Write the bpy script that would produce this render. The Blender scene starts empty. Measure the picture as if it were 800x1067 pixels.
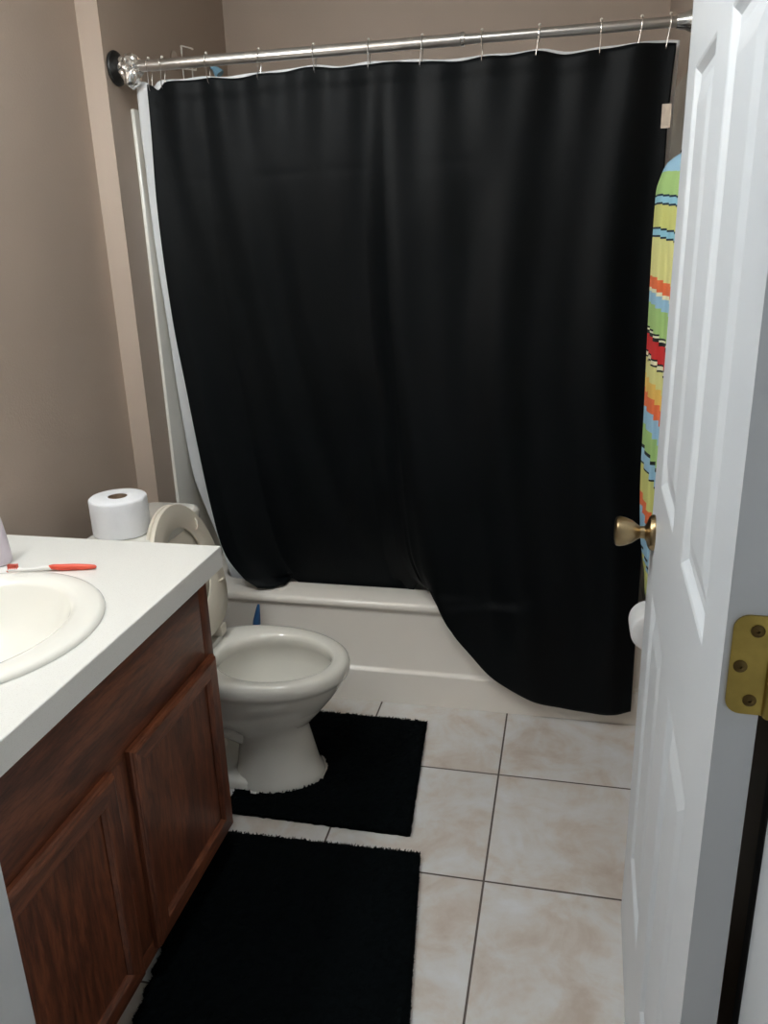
import bpy, bmesh, math, random
from mathutils import Vector, Matrix, noise
random.seed(7)
PI = math.pi
S = bpy.context.scene
COL = S.collection

# ------------------------------------------------------------------ helpers
def link(o, parent=None):
    COL.objects.link(o)
    if parent: o.parent = parent
    return o

def mesh_obj(name, verts, faces, mat, parent=None, smooth=False, angle=35, fmat=None):
    me = bpy.data.meshes.new(name)
    me.from_pydata([tuple(v) for v in verts], [], faces)
    bm = bmesh.new(); bm.from_mesh(me)
    bmesh.ops.recalc_face_normals(bm, faces=bm.faces)
    bm.to_mesh(me); bm.free()
    mats = mat if isinstance(mat, (list, tuple)) else [mat]
    for m in mats: me.materials.append(m)
    if fmat:
        for p, k in zip(me.polygons, fmat): p.material_index = k
    if smooth:
        me.shade_smooth(); me.set_sharp_from_angle(angle=math.radians(angle))
    o = bpy.data.objects.new(name, me)
    return link(o, parent)

class MB:
    """collects shapes into one mesh"""
    def __init__(s): s.v = []; s.f = []; s.m = []
    def add(s, vs, fs, k=0):
        n = len(s.v); s.v += [Vector(v) for v in vs]
        s.f += [tuple(i + n for i in f) for f in fs]; s.m += [k] * len(fs)
    def box(s, x0, x1, y0, y1, z0, z1, b=0.0, k=0, seg=2):
        bm = bmesh.new(); bmesh.ops.create_cube(bm, size=1)
        for v in bm.verts:
            v.co = Vector(((x0+x1)/2 + v.co.x*(x1-x0), (y0+y1)/2 + v.co.y*(y1-y0), (z0+z1)/2 + v.co.z*(z1-z0)))
        if b > 0: bmesh.ops.bevel(bm, geom=bm.edges[:], offset=b, segments=seg, profile=0.5, affect='EDGES')
        s.frombm(bm, k)
    def frombm(s, bm, k=0):
        bm.verts.index_update()
        s.add([v.co.copy() for v in bm.verts], [[v.index for v in f.verts] for f in bm.faces], k); bm.free()
    def loft(s, rings, cap0=True, cap1=True, closed=True, k=0):
        n = len(rings[0]); vs = [p for r in rings for p in r]; fs = []
        for i in range(len(rings)-1):
            for j in range(n if closed else n-1):
                a = i*n+j; b = i*n+(j+1) % n
                fs.append((a, b, b+n, a+n))
        if cap0: fs.append(tuple(range(n)))
        if cap1: fs.append(tuple((len(rings)-1)*n + j for j in range(n)))
        s.add(vs, fs, k)
    def lathe(s, prof, origin, axis=(0,0,1), n=40, k=0, cap0=True, cap1=True):
        ax = Vector(axis).normalized(); t = Vector((1,0,0)) if abs(ax.x) < .9 else Vector((0,1,0))
        u = ax.cross(t).normalized(); w = ax.cross(u)
        o = Vector(origin)
        rings = [[o + ax*h + (u*math.cos(2*PI*j/n) + w*math.sin(2*PI*j/n))*max(r, 1e-5) for j in range(n)] for r, h in prof]
        s.loft(rings, cap0, cap1, True, k)
    def tube(s, pts, r, n=10, k=0, closed=False):
        pts = [Vector(p) for p in pts]; rings = []
        N = len(pts); up = None
        for i, p in enumerate(pts):
            if closed: d = pts[(i+1) % N] - pts[i-1]
            else: d = pts[min(i+1, N-1)] - pts[max(i-1, 0)]
            d.normalize()
            if up is None:
                t = Vector((0,0,1)) if abs(d.z) < .9 else Vector((1,0,0)); up = d.cross(t).normalized()
            up = (up - d*up.dot(d)).normalized(); w = d.cross(up)
            rr = r[i] if isinstance(r, (list, tuple)) else r
            rings.append([p + (up*math.cos(2*PI*j/n) + w*math.sin(2*PI*j/n))*rr for j in range(n)])
        if closed: rings.append(rings[0]); s.loft(rings, False, False, True, k)
        else: s.loft(rings, True, True, True, k)
    def build(s, name, mat, parent=None, smooth=True, angle=35):
        return mesh_obj(name, s.v, s.f, mat, parent, smooth, angle, s.m)

def tag(o, label, cat, group=None):
    o['label'] = label; o['category'] = cat
    if group: o['group'] = group
    return o
def empty(name, loc, label, cat, group=None):
    o = bpy.data.objects.new(name, None); link(o); o.location = loc
    o.empty_display_size = .1
    return tag(o, label, cat, group)
def adopt(root, child):
    """child geometry is in world coordinates; keep it there under an offset empty"""
    child.parent = root
    child.data.transform(Matrix.Translation(-Vector(root.location)))
    return child
def struct(o, label=None):
    o['kind'] = 'structure'
    if label: o['label'] = label
    return o
def lerp(a, b, t): return a + (b-a)*t
def table(t, xs, ys):
    if t <= xs[0]: return ys[0]
    for i in range(len(xs)-1):
        if t <= xs[i+1]:
            q = (t-xs[i])/(xs[i+1]-xs[i]); return lerp(ys[i], ys[i+1], q)
    return ys[-1]
def smooth_table(t, xs, ys):
    if t <= xs[0]: return ys[0]
    for i in range(len(xs)-1):
        if t <= xs[i+1]:
            h = xs[i+1]-xs[i]; q = (t-xs[i])/h
            def sl(k):
                if k == 0: return (ys[1]-ys[0])/(xs[1]-xs[0])
                if k == len(xs)-1: return (ys[-1]-ys[-2])/(xs[-1]-xs[-2])
                return (ys[k+1]-ys[k-1])/(xs[k+1]-xs[k-1])
            m0, m1 = sl(i)*h, sl(i+1)*h
            return (2*q**3-3*q*q+1)*ys[i] + (q**3-2*q*q+q)*m0 + (-2*q**3+3*q*q)*ys[i+1] + (q**3-q*q)*m1
    return ys[-1]

# ------------------------------------------------------------------ materials
def srgb(r, g, b):
    f = lambda c: (c/255/12.92) if c <= 10 else ((c/255+.055)/1.055)**2.4
    return (f(r), f(g), f(b), 1)
class NT:
    def __init__(s, name):
        s.m = bpy.data.materials.new(name); s.m.use_nodes = True
        s.t = s.m.node_tree; s.n = s.t.nodes; s.b = s.n['Principled BSDF']; s.l = s.t.links
    def new(s, typ, **kw):
        n = s.n.new(typ)
        for k, v in kw.items():
            if k in n.inputs: n.inputs[k].default_value = v
            else: setattr(n, k, v)
        return n
    def link(s, a, b): s.l.new(a, b)
    def coord(s, scale=(1,1,1), rot=(0,0,0)):
        c = s.new('ShaderNodeTexCoord'); m = s.new('ShaderNodeMapping')
        m.inputs['Scale'].default_value = scale; m.inputs['Rotation'].default_value = rot
        s.link(c.outputs['Object'], m.inputs['Vector']); return m.outputs[0]
    def math(s, op, a, b=None, c=None):
        n = s.new('ShaderNodeMath', operation=op)
        for i, v in enumerate((a, b, c)):
            if v is None: continue
            if hasattr(v, 'is_output'): s.link(v, n.inputs[i])
            else: n.inputs[i].default_value = v
        return n.outputs[0]
    def noise(s, vec, scale, detail=4, rough=.55, dist=0):
        n = s.new('ShaderNodeTexNoise', Scale=scale, Detail=detail, Roughness=rough, Distortion=dist)
        s.link(vec, n.inputs['Vector']); return n.outputs['Fac']
    def ramp(s, fac, stops, interp='LINEAR'):
        n = s.new('ShaderNodeValToRGB'); n.color_ramp.interpolation = interp
        e = n.color_ramp.elements
        while len(e) > 1: e.remove(e[-1])
        e[0].position = stops[0][0]; e[0].color = stops[0][1]
        for p, c in stops[1:]:
            x = e.new(p); x.color = c
        s.link(fac, n.inputs['Fac']); return n.outputs['Color']
    def bump(s, h, strength=.2, dist=.01):
        n = s.new('ShaderNodeBump', Strength=strength, Distance=dist)
        s.link(h, n.inputs['Height']); s.link(n.outputs[0], s.b.inputs['Normal'])
    def set(s, **kw):
        for k, v in kw.items(): s.b.inputs[k.replace('_', ' ')].default_value = v
        return s

def simple(name, col, rough=.5, metal=0, var=.06, nscale=6, bump=0, bscale=200, **kw):
    t = NT(name); v = t.coord()
    f = t.noise(v, nscale, 3)
    lo = tuple(c*(1-var) for c in col[:3]) + (1,); hi = tuple(min(1, c*(1+var)) for c in col[:3]) + (1,)
    t.link(t.ramp(f, [(.3, lo), (.7, hi)]), t.b.inputs['Base Color'])
    t.set(Roughness=rough, Metallic=metal, **kw)
    if bump: t.bump(t.noise(v, bscale, 3), bump, .002)
    return t.m

M = {}
M['wall'] = simple('taupe_wall_paint', srgb(178, 162, 148), .55, var=.03, nscale=2, bump=.25, bscale=160)
M['ceiling'] = simple('ceiling_paint', srgb(225, 222, 216), .8, var=.02, bump=.2, bscale=90)
M['hall'] = simple('hall_wall_paint', srgb(190, 182, 172), .7, var=.02)
M['trim'] = simple('white_trim_paint', srgb(222, 226, 229), .4, var=.015)
M['door'] = simple('white_door_paint', srgb(220, 225, 230), .38, var=.015, nscale=3)
M['porcelain'] = simple('cream_porcelain', srgb(226, 223, 214), .12, var=.012, nscale=3, Coat_Weight=.4)
M['seat'] = simple('bone_seat_plastic', srgb(216, 208, 192), .3, var=.02)
M['tub'] = simple('white_tub_enamel', srgb(244, 238, 229), .16, var=.015, nscale=2)
M['surround'] = simple('white_surround_plastic', srgb(232, 230, 222), .25, var=.01)
M['paper'] = simple('white_tissue_paper', srgb(240, 241, 244), .9, var=.02, nscale=30, bump=.5, bscale=300)
M['card'] = simple('cardboard_core', srgb(140, 118, 98), .9)
M['liner'] = simple('white_vinyl_liner', srgb(220, 222, 224), .45, var=.02, bump=.3, bscale=12)
M['chrome'] = simple('chrome_metal', (.72, .71, .69, 1), .18, 1, var=.05, nscale=20)
M['brushed'] = simple('dulled_chrome', (.55, .53, .51, 1), .28, 1, var=.08, nscale=14)
M['brass'] = simple('satin_brass', srgb(166, 146, 112), .30, 1, var=.08, nscale=30)
M['oldbrass'] = simple('antique_brass', srgb(182, 160, 88), .36, 1, var=.14, nscale=35)
M['screw'] = simple('dark_brass_screw', srgb(105, 88, 55), .4, 1, var=.2, nscale=60)
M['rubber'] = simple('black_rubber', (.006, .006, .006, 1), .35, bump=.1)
M['wire'] = simple('white_coated_wire', srgb(214, 208, 198), .4)
M['label'] = simple('cream_care_label', srgb(214, 200, 184), .8, bump=.2, bscale=400)
M['lotion'] = simple('pale_lilac_plastic', srgb(222, 212, 222), .3, var=.02)
M['bluehandle'] = simple('blue_plastic', srgb(48, 92, 140), .35)
M['red'] = simple('coral_red_rubber', srgb(226, 84, 60), .4)
M['whiteplastic'] = simple('white_plastic', srgb(238, 236, 232), .3)
M['bristle'] = simple('coral_bristle', srgb(232, 110, 92), .7, bump=.8, bscale=900)
M['bluemetal'] = simple('pale_blue_plastic', srgb(120, 165, 190), .3)
g = NT('lamp_glass'); g.set(Base_Color=(1, 1, 1, 1), Emission_Color=(.90, .97, 1, 1), Emission_Strength=1.0); M['lampglass'] = g.m

def laminate():
    t = NT('speckled_white_laminate'); v = t.coord()
    a = t.ramp(t.noise(v, 500, 2, .6), [(.33, srgb(218, 216, 210)), (.42, srgb(230, 229, 224))])
    t.link(a, t.b.inputs['Base Color']); t.set(Roughness=.33); return t.m
M['laminate'] = laminate()

def foil():
    t = NT('crumpled_foil'); v = t.coord()
    t.set(Base_Color=(.8, .79, .77, 1), Metallic=1, Roughness=.2)
    vo = t.new('ShaderNodeTexVoronoi', Scale=22); t.link(v, vo.inputs['Vector'])
    t.bump(vo.outputs['Distance'], .6, .004); return t.m
M['foil'] = foil()

def wood(name, scale):
    t = NT(name); v = t.coord(scale)
    n1 = t.noise(v, 3.0, 5, .6, 1.6)
    base = t.ramp(n1, [(.25, srgb(62, 32, 21)), (.45, srgb(98, 55, 37)), (.6, srgb(126, 72, 46)), (.78, srgb(76, 42, 28))])
    n2 = t.noise(v, 22, 3, .7)
    gr = t.ramp(n2, [(.38, (.45, .4, .38, 1)), (.55, (1, 1, 1, 1))])
    mx = t.new('ShaderNodeMix', data_type='RGBA', blend_type='MULTIPLY'); mx.inputs[0].default_value = .65
    t.link(base, mx.inputs[6]); t.link(gr, mx.inputs[7])
    t.link(mx.outputs[2], t.b.inputs['Base Color'])
    t.set(Roughness=.38); t.bump(n2, .12, .001); return t.m
M['wood_v'] = wood('oak_vertical_grain', (8, 8, 1.1))
M['wood_h'] = wood('oak_horizontal_grain', (8, 1.1, 8))
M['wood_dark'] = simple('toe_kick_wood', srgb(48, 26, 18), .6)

def fabric_black():
    t = NT('black_satin_curtain'); v = t.coord()
    f = t.noise(v, 3, 3)
    t.link(t.ramp(f, [(.3, (.0012, .0020, .0026, 1)), (.7, (.0021, .0033, .0043, 1))]), t.b.inputs['Base Color'])
    t.set(Roughness=.52, Specular_IOR_Level=.13, Sheen_Weight=.009, Sheen_Roughness=.5)
    w = t.noise(t.coord((1, 1, .35)), 14, 4, .5, .4)
    t.bump(w, .18, .01); return t.m
M['curtain'] = fabric_black()
M['pile'] = simple('black_rug_pile', (.0030, .0042, .0048, 1), 1.0, var=.3, nscale=80, bump=.6, bscale=500, Specular_IOR_Level=0.02)

TX, TY, T = 1.1341, -.3282, .4245
def tile():
    t = NT('marbled_ceramic_tile')
    c = t.new('ShaderNodeTexCoord'); sp = t.new('ShaderNodeSeparateXYZ'); t.link(c.outputs['Object'], sp.inputs[0])
    u = t.math('DIVIDE', t.math('SUBTRACT', sp.outputs[0], TX), T); w = t.math('DIVIDE', t.math('SUBTRACT', sp.outputs[1], TY), T)
    def edge(q):
        f = t.math('FRACT', q); return t.math('MINIMUM', f, t.math('SUBTRACT', 1.0, f))
    e = t.math('MINIMUM', edge(u), edge(w))
    grout = t.math('LESS_THAN', e, .0062)
    idx = t.math('ADD', t.math('MULTIPLY', t.math('FLOOR', u), 3.7), t.math('MULTIPLY', t.math('FLOOR', w), 7.3))
    cb = t.new('ShaderNodeCombineXYZ'); t.link(idx, cb.inputs[2])
    ad = t.new('ShaderNodeVectorMath', operation='ADD'); t.link(c.outputs['Object'], ad.inputs[0]); t.link(cb.outputs[0], ad.inputs[1])
    n1 = t.noise(ad.outputs[0], 6.0, 6, .62, .7)
    n2 = t.noise(ad.outputs[0], 17, 4, .6, .3)
    mixn = t.math('ADD', t.math('MULTIPLY', n1, .75), t.math('MULTIPLY', n2, .25))
    colr = t.ramp(mixn, [(.33, srgb(196, 182, 170)), (.44, srgb(208, 199, 190)), (.52, srgb(214, 211, 207)), (.66, srgb(222, 223, 225))])
    mx = t.new('ShaderNodeMix', data_type='RGBA'); t.link(grout, mx.inputs[0]); t.link(colr, mx.inputs[6]); mx.inputs[7].default_value = srgb(92, 82, 76)
    t.link(mx.outputs[2], t.b.inputs['Base Color'])
    rg = t.math('ADD', .3, t.math('MULTIPLY', grout, .5)); t.link(rg, t.b.inputs['Roughness'])
    h = t.math('MINIMUM', t.math('DIVIDE', e, .012), 1.0)
    t.bump(t.math('ADD', h, t.math('MULTIPLY', n2, .15)), .35, .003)
    return t.m
M['tile'] = tile()

def towel_mat():
    t = NT('striped_towel')
    c = t.new('ShaderNodeTexCoord'); sp = t.new('ShaderNodeSeparateXYZ'); t.link(c.outputs['Object'], sp.inputs[0])
    # object origin: x from wall side, z downward from top; steps fall towards the wall
    st = t.math('FLOOR', t.math('DIVIDE', sp.outputs[0], .0125))
    zz = t.math('MULTIPLY', sp.outputs[2], -1.0)              # metres below the towel's top
    fade = t.math('MULTIPLY', t.math('MINIMUM', zz, .9), .022)
    w = t.math('SUBTRACT', zz, t.math('MULTIPLY', st, fade))
    w = t.math('DIVIDE', w, 1.1)
    LB = srgb(150, 190, 215); G = srgb(160, 194, 122); YG = srgb(200, 202, 122); PY = srgb(212, 210, 140); NV = srgb(24, 46, 62)
    OR = srgb(222, 110, 66); RD = srgb(196, 44, 44); YO = srgb(226, 186, 96); BK = srgb(20, 28, 26); CR = srgb(226, 224, 190); LC = srgb(142, 192, 212)
    # (pixels below the towel's top in the photo, colour)
    bands = [(0, LB), (18, G), (38, NV), (40.5, LC), (45, NV), (48, YG), (68, NV), (70.5, LC), (75, NV), (78, PY), (115, OR), (126, CR), (129, LB),
             (141, G), (166, BK), (168, CR), (170, BK), (172, RD), (190, BK), (192, CR), (195, BK), (197, PY), (214, YO), (228, OR),
             (244, LB), (262, G), (285, BK), (288, LB), (303, BK), (306, YG), (338, OR)]
    stops = [(q*.0023/1.1, col) for q, col in bands] 
    # second ramp for the lower part
    low = [(0, OR), (352*.0023/1.1, LB), (392*.0023/1.1, BK), (395*.0023/1.1, LB), (400*.0023/1.1, YG), (440*.0023/1.1, G)]
    a = t.ramp(w, stops, 'CONSTANT'); b = t.ramp(w, low, 'CONSTANT')
    gt = t.math('GREATER_THAN', w, 350*.0023/1.1)
    mx = t.new('ShaderNodeMix', data_type='RGBA'); t.link(gt, mx.inputs[0]); t.link(a, mx.inputs[6]); t.link(b, mx.inputs[7])
    t.link(mx.outputs[2], t.b.inputs['Base Color']); t.set(Roughness=.9)
    t.bump(t.noise(t.coord(), 500, 2), .5, .001)
    return t.m
M['towel'] = towel_mat()

# ------------------------------------------------------------------ room shell
W = 1.562; XL = -.0668; XR = 1.60; YS = -.0641; YB = .83; YN = -1.65; YN2 = -1.79; ZC = 2.55
def prism(name, poly, z0, z1, mat):
    n = len(poly); m = MB()
    m.loft([[(x, y, z0) for x, y in poly], [(x, y, z1) for x, y in poly]])
    return m.build(name, mat, smooth=False)
struct(prism('wall_left', [(XL-.12, YN2), (XL, YN2), (XL, YS), (0, YS), (0, YB), (-.187, YB), (-.187, YN2)][1:], 0, ZC, M['wall']), 'taupe wall with a small step at the tub alcove')
struct(prism('wall_right', [(XR, YN2), (XR, YS), (W, YS), (W, YB), (XR+.12, YB), (XR+.12, YN2)], 0, ZC, M['wall']))
m = MB(); m.box(-.187, XR+.12, YB, YB+.12, 0, ZC); struct(m.build('wall_back', M['wall'], smooth=False))
JL, JR = .600, 1.492   # door opening
m = MB(); m.box(XL, JL-.02, YN2, YN, 0, ZC); m.box(JR+.02, XR, YN2, YN, 0, ZC); m.box(JL-.02, JR+.02, YN2, YN, 2.19, ZC)
struct(m.build('wall_front', M['wall'], smooth=False))
m = MB(); m.box(-.187, XR+.12, -3.6, YB+.12, -.06, 0); struct(m.build('floor', M['tile'], smooth=False), 'beige and white marbled square floor tiles with dark grout')
m = MB(); m.box(-.187, XR+.12, YN2, YB+.12, ZC, ZC+.08); struct(m.build('ceiling', M['ceiling'], smooth=False))
# door jambs, lining and casing (left and right of the camera)
m = MB(); m.box(JL-.02, JL, YN2-.005, YN+.004, 0, 2.17, .002); m.box(JL-.075, JL-.02, YN, YN+.014, 0, 2.23, .003); m.box(JL-.075, JL-.02, YN2-.014, YN2, 0, 2.23, .003)
struct(m.build('trim_left', M['trim']), 'white painted door jamb at the left edge')
m = MB(); m.box(JR, JR+.02, YN2-.005, YN+.004, 0, 2.17, .002); m.box(JR+.02, JR+.08, YN2-.014, YN2, 0, 2.23, .003)
m.box(JR+.02, XR-.002, YN, YN+.012, 0, 2.23, .003)
tr = struct(m.build('trim_right', M['trim']), 'white painted door jamb beside the brass hinge')
m = MB(); m.box(JR+.0005, JR+.0195, YN+.0045, YN+.03, 0, 2.17, .003); m.build('door_gap_shade', M['rubber'], tr)  # added black strip, stands in for the shade in the gap behind the door
m = MB(); m.box(JL-.02, JR+.02, YN2-.005, YN+.004, 2.17, 2.19, .002); m.box(JL-.075, JR+.08, YN2-.014, YN2, 2.19, 2.25, .003); struct(m.build('trim_top', M['trim']))

# ------------------------------------------------------------------ door (six panel, standing open)
A = Vector((1.437, -1.635)); B = Vector((1.4565, -.790)); DL = (B-A).length; DT = .037; DH = 2.15
ang = math.atan2((B-A).y, (B-A).x)
def door_face(mb, yface, nrm):
    """local: x along door from hinge, y thickness; nrm = +1/-1 outward direction"""
    st = .122; cw = (DL - 3*st)/2
    cols = [(st, st+cw), (2*st+cw, DL-st)]
    rows = [(.26, .865), (1.07, 1.735), (1.85, 2.03)]
    xs = sorted({0, DL} | {a for c in cols for a in c}); zs = sorted({.006, DH} | {a for r in rows for a in r})
    def isp(x0, z0): return any(abs(c[0]-x0) < 1e-6 for c in cols) and any(abs(r[0]-z0) < 1e-6 for r in rows)
    for i in range(len(xs)-1):
        for j in range(len(zs)-1):
            x0, x1, z0, z1 = xs[i], xs[i+1], zs[j], zs[j+1]
            if not isp(x0, z0):
                mb.add([(x0, yface, z0), (x1, yface, z0), (x1, yface, z1), (x0, yface, z1)], [(0, 1, 2, 3)])
            else:
                prof = [(0, 0), (.004, -.0015), (.010, -.006), (.014, -.0085), (.026, -.0085), (.030, -.0075), (.058, -.0015), (.062, -.001)]
                rings = [[(x0+d, yface+nrm*h, z0+d), (x1-d, yface+nrm*h, z0+d), (x1-d, yface+nrm*h, z1-d), (x0+d, yface+nrm*h, z1-d)] for d, h in prof]
                mb.loft(rings, False, True)
m = MB()
door_face(m, 0, 1); door_face(m, -DT, -1)
x0, x1, z0, z1 = 0, DL, .006, DH
for q in ([(x0,0,z0),(x0,-DT,z0),(x0,-DT,z1),(x0,0,z1)], [(x1,0,z0),(x1,-DT,z0),(x1,-DT,z1),(x1,0,z1)],
          [(x0,0,z0),(x1,0,z0),(x1,-DT,z0),(x0,-DT,z0)], [(x0,0,z1),(x1,0,z1),(x1,-DT,z1),(x0,-DT,z1)]):
    m.add(q, [(0,1,2,3)])
door = m.build('door_1', M['door'], smooth=False)
bm = bmesh.new(); bm.from_mesh(door.data); bmesh.ops.remove_doubles(bm, verts=bm.verts, dist=1e-5); bmesh.ops.recalc_face_normals(bm, faces=bm.faces); bm.to_mesh(door.data); bm.free()
struct(door, 'white six panel door standing open along the right wall')
door.location = (A.x, A.y, 0); door.rotation_euler = (0, 0, ang)
# local +y is the room-facing side (towards -x in the world)
kz, ku = .965, DL-.068
m = MB(); m.lathe([(.034, 0), (.034, .004), (.031, .009), (.024, .012), (.017, .014), (.012, .018), (.0115, .026), (.014, .030), (.017, .034), (.0215, .040), (.0265, .052), (.0285, .062), (.0275, .068), (.024, .071), (.012, .0725), (.0, .0725)],
                  (ku, 0.0, kz), (0, 1, 0), 48, cap0=True)
m.lathe([(.034, 0), (.034, .004), (.024, .012), (.012, .016), (.0115, .022), (.018, .030), (.0285, .044), (.024, .052), (.0, .053)], (ku, -DT, kz), (0, -1, 0), 40)
kn = m.build('door_knob', M['brass'], door); kn['label'] = 'satin brass tulip knob'
def hinge(z):
    h = MB(); hh = .051
    # leaf on the hinge edge with rounded outer corners
    pts = []; r = .014; ya, yb = -.006, -DT-.004
    for cxx, czz, a0 in ((ya-r, z+hh-r, 0), (ya-r, z-hh+r, 270)):
        pass
    outline = []
    for k in range(7):
        a = PI/2*(1-k/6); outline.append((ya-r + r*math.cos(a), z+hh-r + r*math.sin(a)))
    for k in range(7):
        a = -PI/2*(k/6); outline.append((ya-r + r*math.cos(a), z-hh+r + r*math.sin(a)))
    outline = [(yb, z+hh)] + outline + [(yb, z-hh)]
    h.loft([[(-.0002, y, q) for y, q in outline], [(-.0024, y, q) for y, q in outline]])
    h.lathe([(.0062, -hh), (.0062, hh)], (-.004, yb-.004, z), (0, 0, 1), 20)
    h.lathe([(.0048, hh), (.0058, hh+.003), (.0, hh+.006)], (-.004, yb-.004, z), (0, 0, 1), 20)
    # leaf on the jamb
    h.box(-.0185, -.0160, yb-.004, yb-.003, z-hh, z+hh)
    o = h.build('hinge', M['oldbrass'], door); o['label'] = 'antique brass leaf hinge on the door edge'
    for q, yy in ((.036, -.027), (-.001, -.0155), (-.036, -.027)):
        s_ = MB(); s_.lathe([(.0062, 0), (.0062, .0008), (.0045, .0016), (.0015, .0018), (.0012, .0006), (0, .0006)], (-.0024, yy, z+q), (-1, 0, 0), 20)
        s_.build('screw', M['screw'], o)
for z in (1.117, .30, 1.93): hinge(z)

# ------------------------------------------------------------------ bathtub
TH = .3726
def rrect(x0, x1, y0, y1, z, r, n=10):
    pts = []
    for cx, cy, a in ((x1-r, y1-r, 0), (x0+r, y1-r, 90), (x0+r, y0+r, 180), (x1-r, y0+r, 270)):
        for k in range(n+1):
            t = math.radians(a + 90*k/n); pts.append((cx + r*math.cos(t), cy + r*math.sin(t), z))
    return pts
m = MB(); e = .0015
rings = [rrect(e, W-e, y0, YB-e, z, .004) for y0, z in ((.0, .001), (.0, .112), (.0008, .1165), (.003, .119), (.008, .1205), (.0125, .1235), (.014, .129), (.0135, .325), (.0125, .335), (.009, .343), (.003, .347), (.0, .352), (.0, .359), (.0015, .3655), (.006, .3708), (.013, TH))]
rings += [rrect(.085, W-.085, .118, YB-.06, TH, .09), rrect(.091, W-.091, .128, YB-.066, TH-.002, .09), rrect(.096, W-.096, .135, YB-.070, TH-.010, .09), rrect(.10, W-.11, .140, YB-.075, .30, .09), rrect(.12, W-.18, .150, YB-.085, .17, .09),
          rrect(.16, W-.24, .18, YB-.11, .085, .09), rrect(.20, W-.29, .23, YB-.15, .06, .09), rrect(.30, W-.4, .33, YB-.25, .055, .05)]
m.loft(rings, True, True)
tub = m.build('bathtub', M['tub'], smooth=True, angle=50)
tag(tub, 'white built-in bathtub with a panelled apron behind the toilet', 'bathtub')

su = empty('tub_surround', (.0, .06, TH+.001), 'tall white plastic wall panel of the tub surround, left of the curtain', 'wall panel')
m = MB(); m.box(.0005, .013, .050, YB-.013, TH+.001, 1.885, .004); adopt(su, m.build('side_panel', M['surround']))
m = MB(); m.box(.0135, W-.0135, YB-.0125, YB-.0005, TH+.001, 1.885, .004); adopt(su, m.build('back_panel', M['surround']))
m = MB(); m.box(W-.013, W-.0005, .050, YB-.013, TH+.001, 1.885, .004); adopt(su, m.build('side_panel', M['surround']))

# ------------------------------------------------------------------ shower rod and rings
RY, RZ = -.0096, 1.980
rod = empty('shower_curtain_rod', (.0, RY, RZ), 'long chrome tension rod across the tub with taped left end', 'curtain rod')
m = MB(); m.tube([(.05, RY, RZ), (.986, RY, RZ)], .0145, 28); adopt(rod, m.build('outer_tube', M['brushed']))
m = MB(); m.tube([(.980, RY, RZ), (1.515, RY, RZ)], .0122, 28); adopt(rod, m.build('inner_tube', M['brushed']))
m = MB(); m.lathe([(.0155, -.006), (.017, -.004), (.017, .004), (.0155, .006)], (.986, RY, RZ), (1, 0, 0), 28); adopt(rod, m.build('collar', M['chrome']))
m = MB(); m.lathe([(.044, .0006), (.046, .005), (.044, .010), (.034, .014), (.024, .022), (.020, .030)], (0, RY, RZ), (1, 0, 0), 36)
f = adopt(rod, m.build('end_cap', M['rubber'])); f['label'] = 'black rubber end cap against the left wall'
m = MB(); m.lathe([(.016, -.056), (.0175, -.050), (.020, -.034), (.026, -.020), (.030, -.008), (.030, -.0006)], (W, RY, RZ), (1, 0, 0), 36)
f = adopt(rod, m.build('end_cap', M['chrome'])); f['label'] = 'chrome end cap at the right wall'
# crumpled foil wrapped around the left end
bm = bmesh.new(); bmesh.ops.create_icosphere(bm, subdivisions=4, radius=1)
for v in bm.verts:
    p = v.co.normalized(); c = noise.cell(p*2.7); r = 1 + .16*noise.noise(p*3.1+Vector((5,2,1))) + .14*(noise.voronoi(p*1.6)[0][0]-.4) + .02*noise.noise(p*9)
    v.co = Vector((.048 + p.x*.034*r, RY + p.y*.036*r, RZ - .003 + p.z*.036*r - (.018*(1-abs(p.x)) if p.z < -.6 else 0)))
m = MB(); m.frombm(bm); fo = adopt(rod, m.build('foil_wrap', M['foil'], smooth=False)); fo['label'] = 'crumpled silver foil around the rod end'

ringx = [.106, .147, .279, .433, .587, .738, .881, 1.035, 1.179, 1.329, 1.425, 1.492]
words = ['leftmost, close to the foil', 'second from the left, near the foil', 'third from the left', 'fourth from the left', 'fifth from the left',
         'sixth from the left', 'seventh from the left', 'sixth from the right', 'fourth from the right', 'third from the right', 'second from the right', 'rightmost, next to the door']
words[7] = 'fifth from the right'
tops_x = [.080, .106, .125, .147, .21, .279, .345, .433, .512, .587, .66, .738, .81, .881, .956, 1.035, 1.103, 1.179, 1.247, 1.329, 1.38, 1.425, 1.46, 1.492, 1.53]
tops_z = [1.936, 1.931, 1.918, 1.935, 1.936, 1.938, 1.933, 1.938, 1.939, 1.945, 1.937, 1.942, 1.940, 1.938, 1.932, 1.937, 1.936, 1.940, 1.929, 1.934, 1.936, 1.938, 1.938, 1.937, 1.930]
def top_z(x): return smooth_table(x, tops_x, tops_z)
def ring_mesh(dz, sway):
    m = MB(); pts = []
    for k in range(13):      # over the rod
        a = math.radians(-20 + 220*k/12); pts.append((0, .0185*math.cos(a), .0185*math.sin(a)))
    low = -(RZ-dz)-.014
    pts += [(sway*.3, -.014, -.020), (sway, -.009, low+.004), (sway, -.004, low), (sway, .004, low), (sway, .009, low+.004), (sway*.3, .014, -.020)]
    m.tube(pts, .0012, 8, closed=True)
    return m
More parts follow.
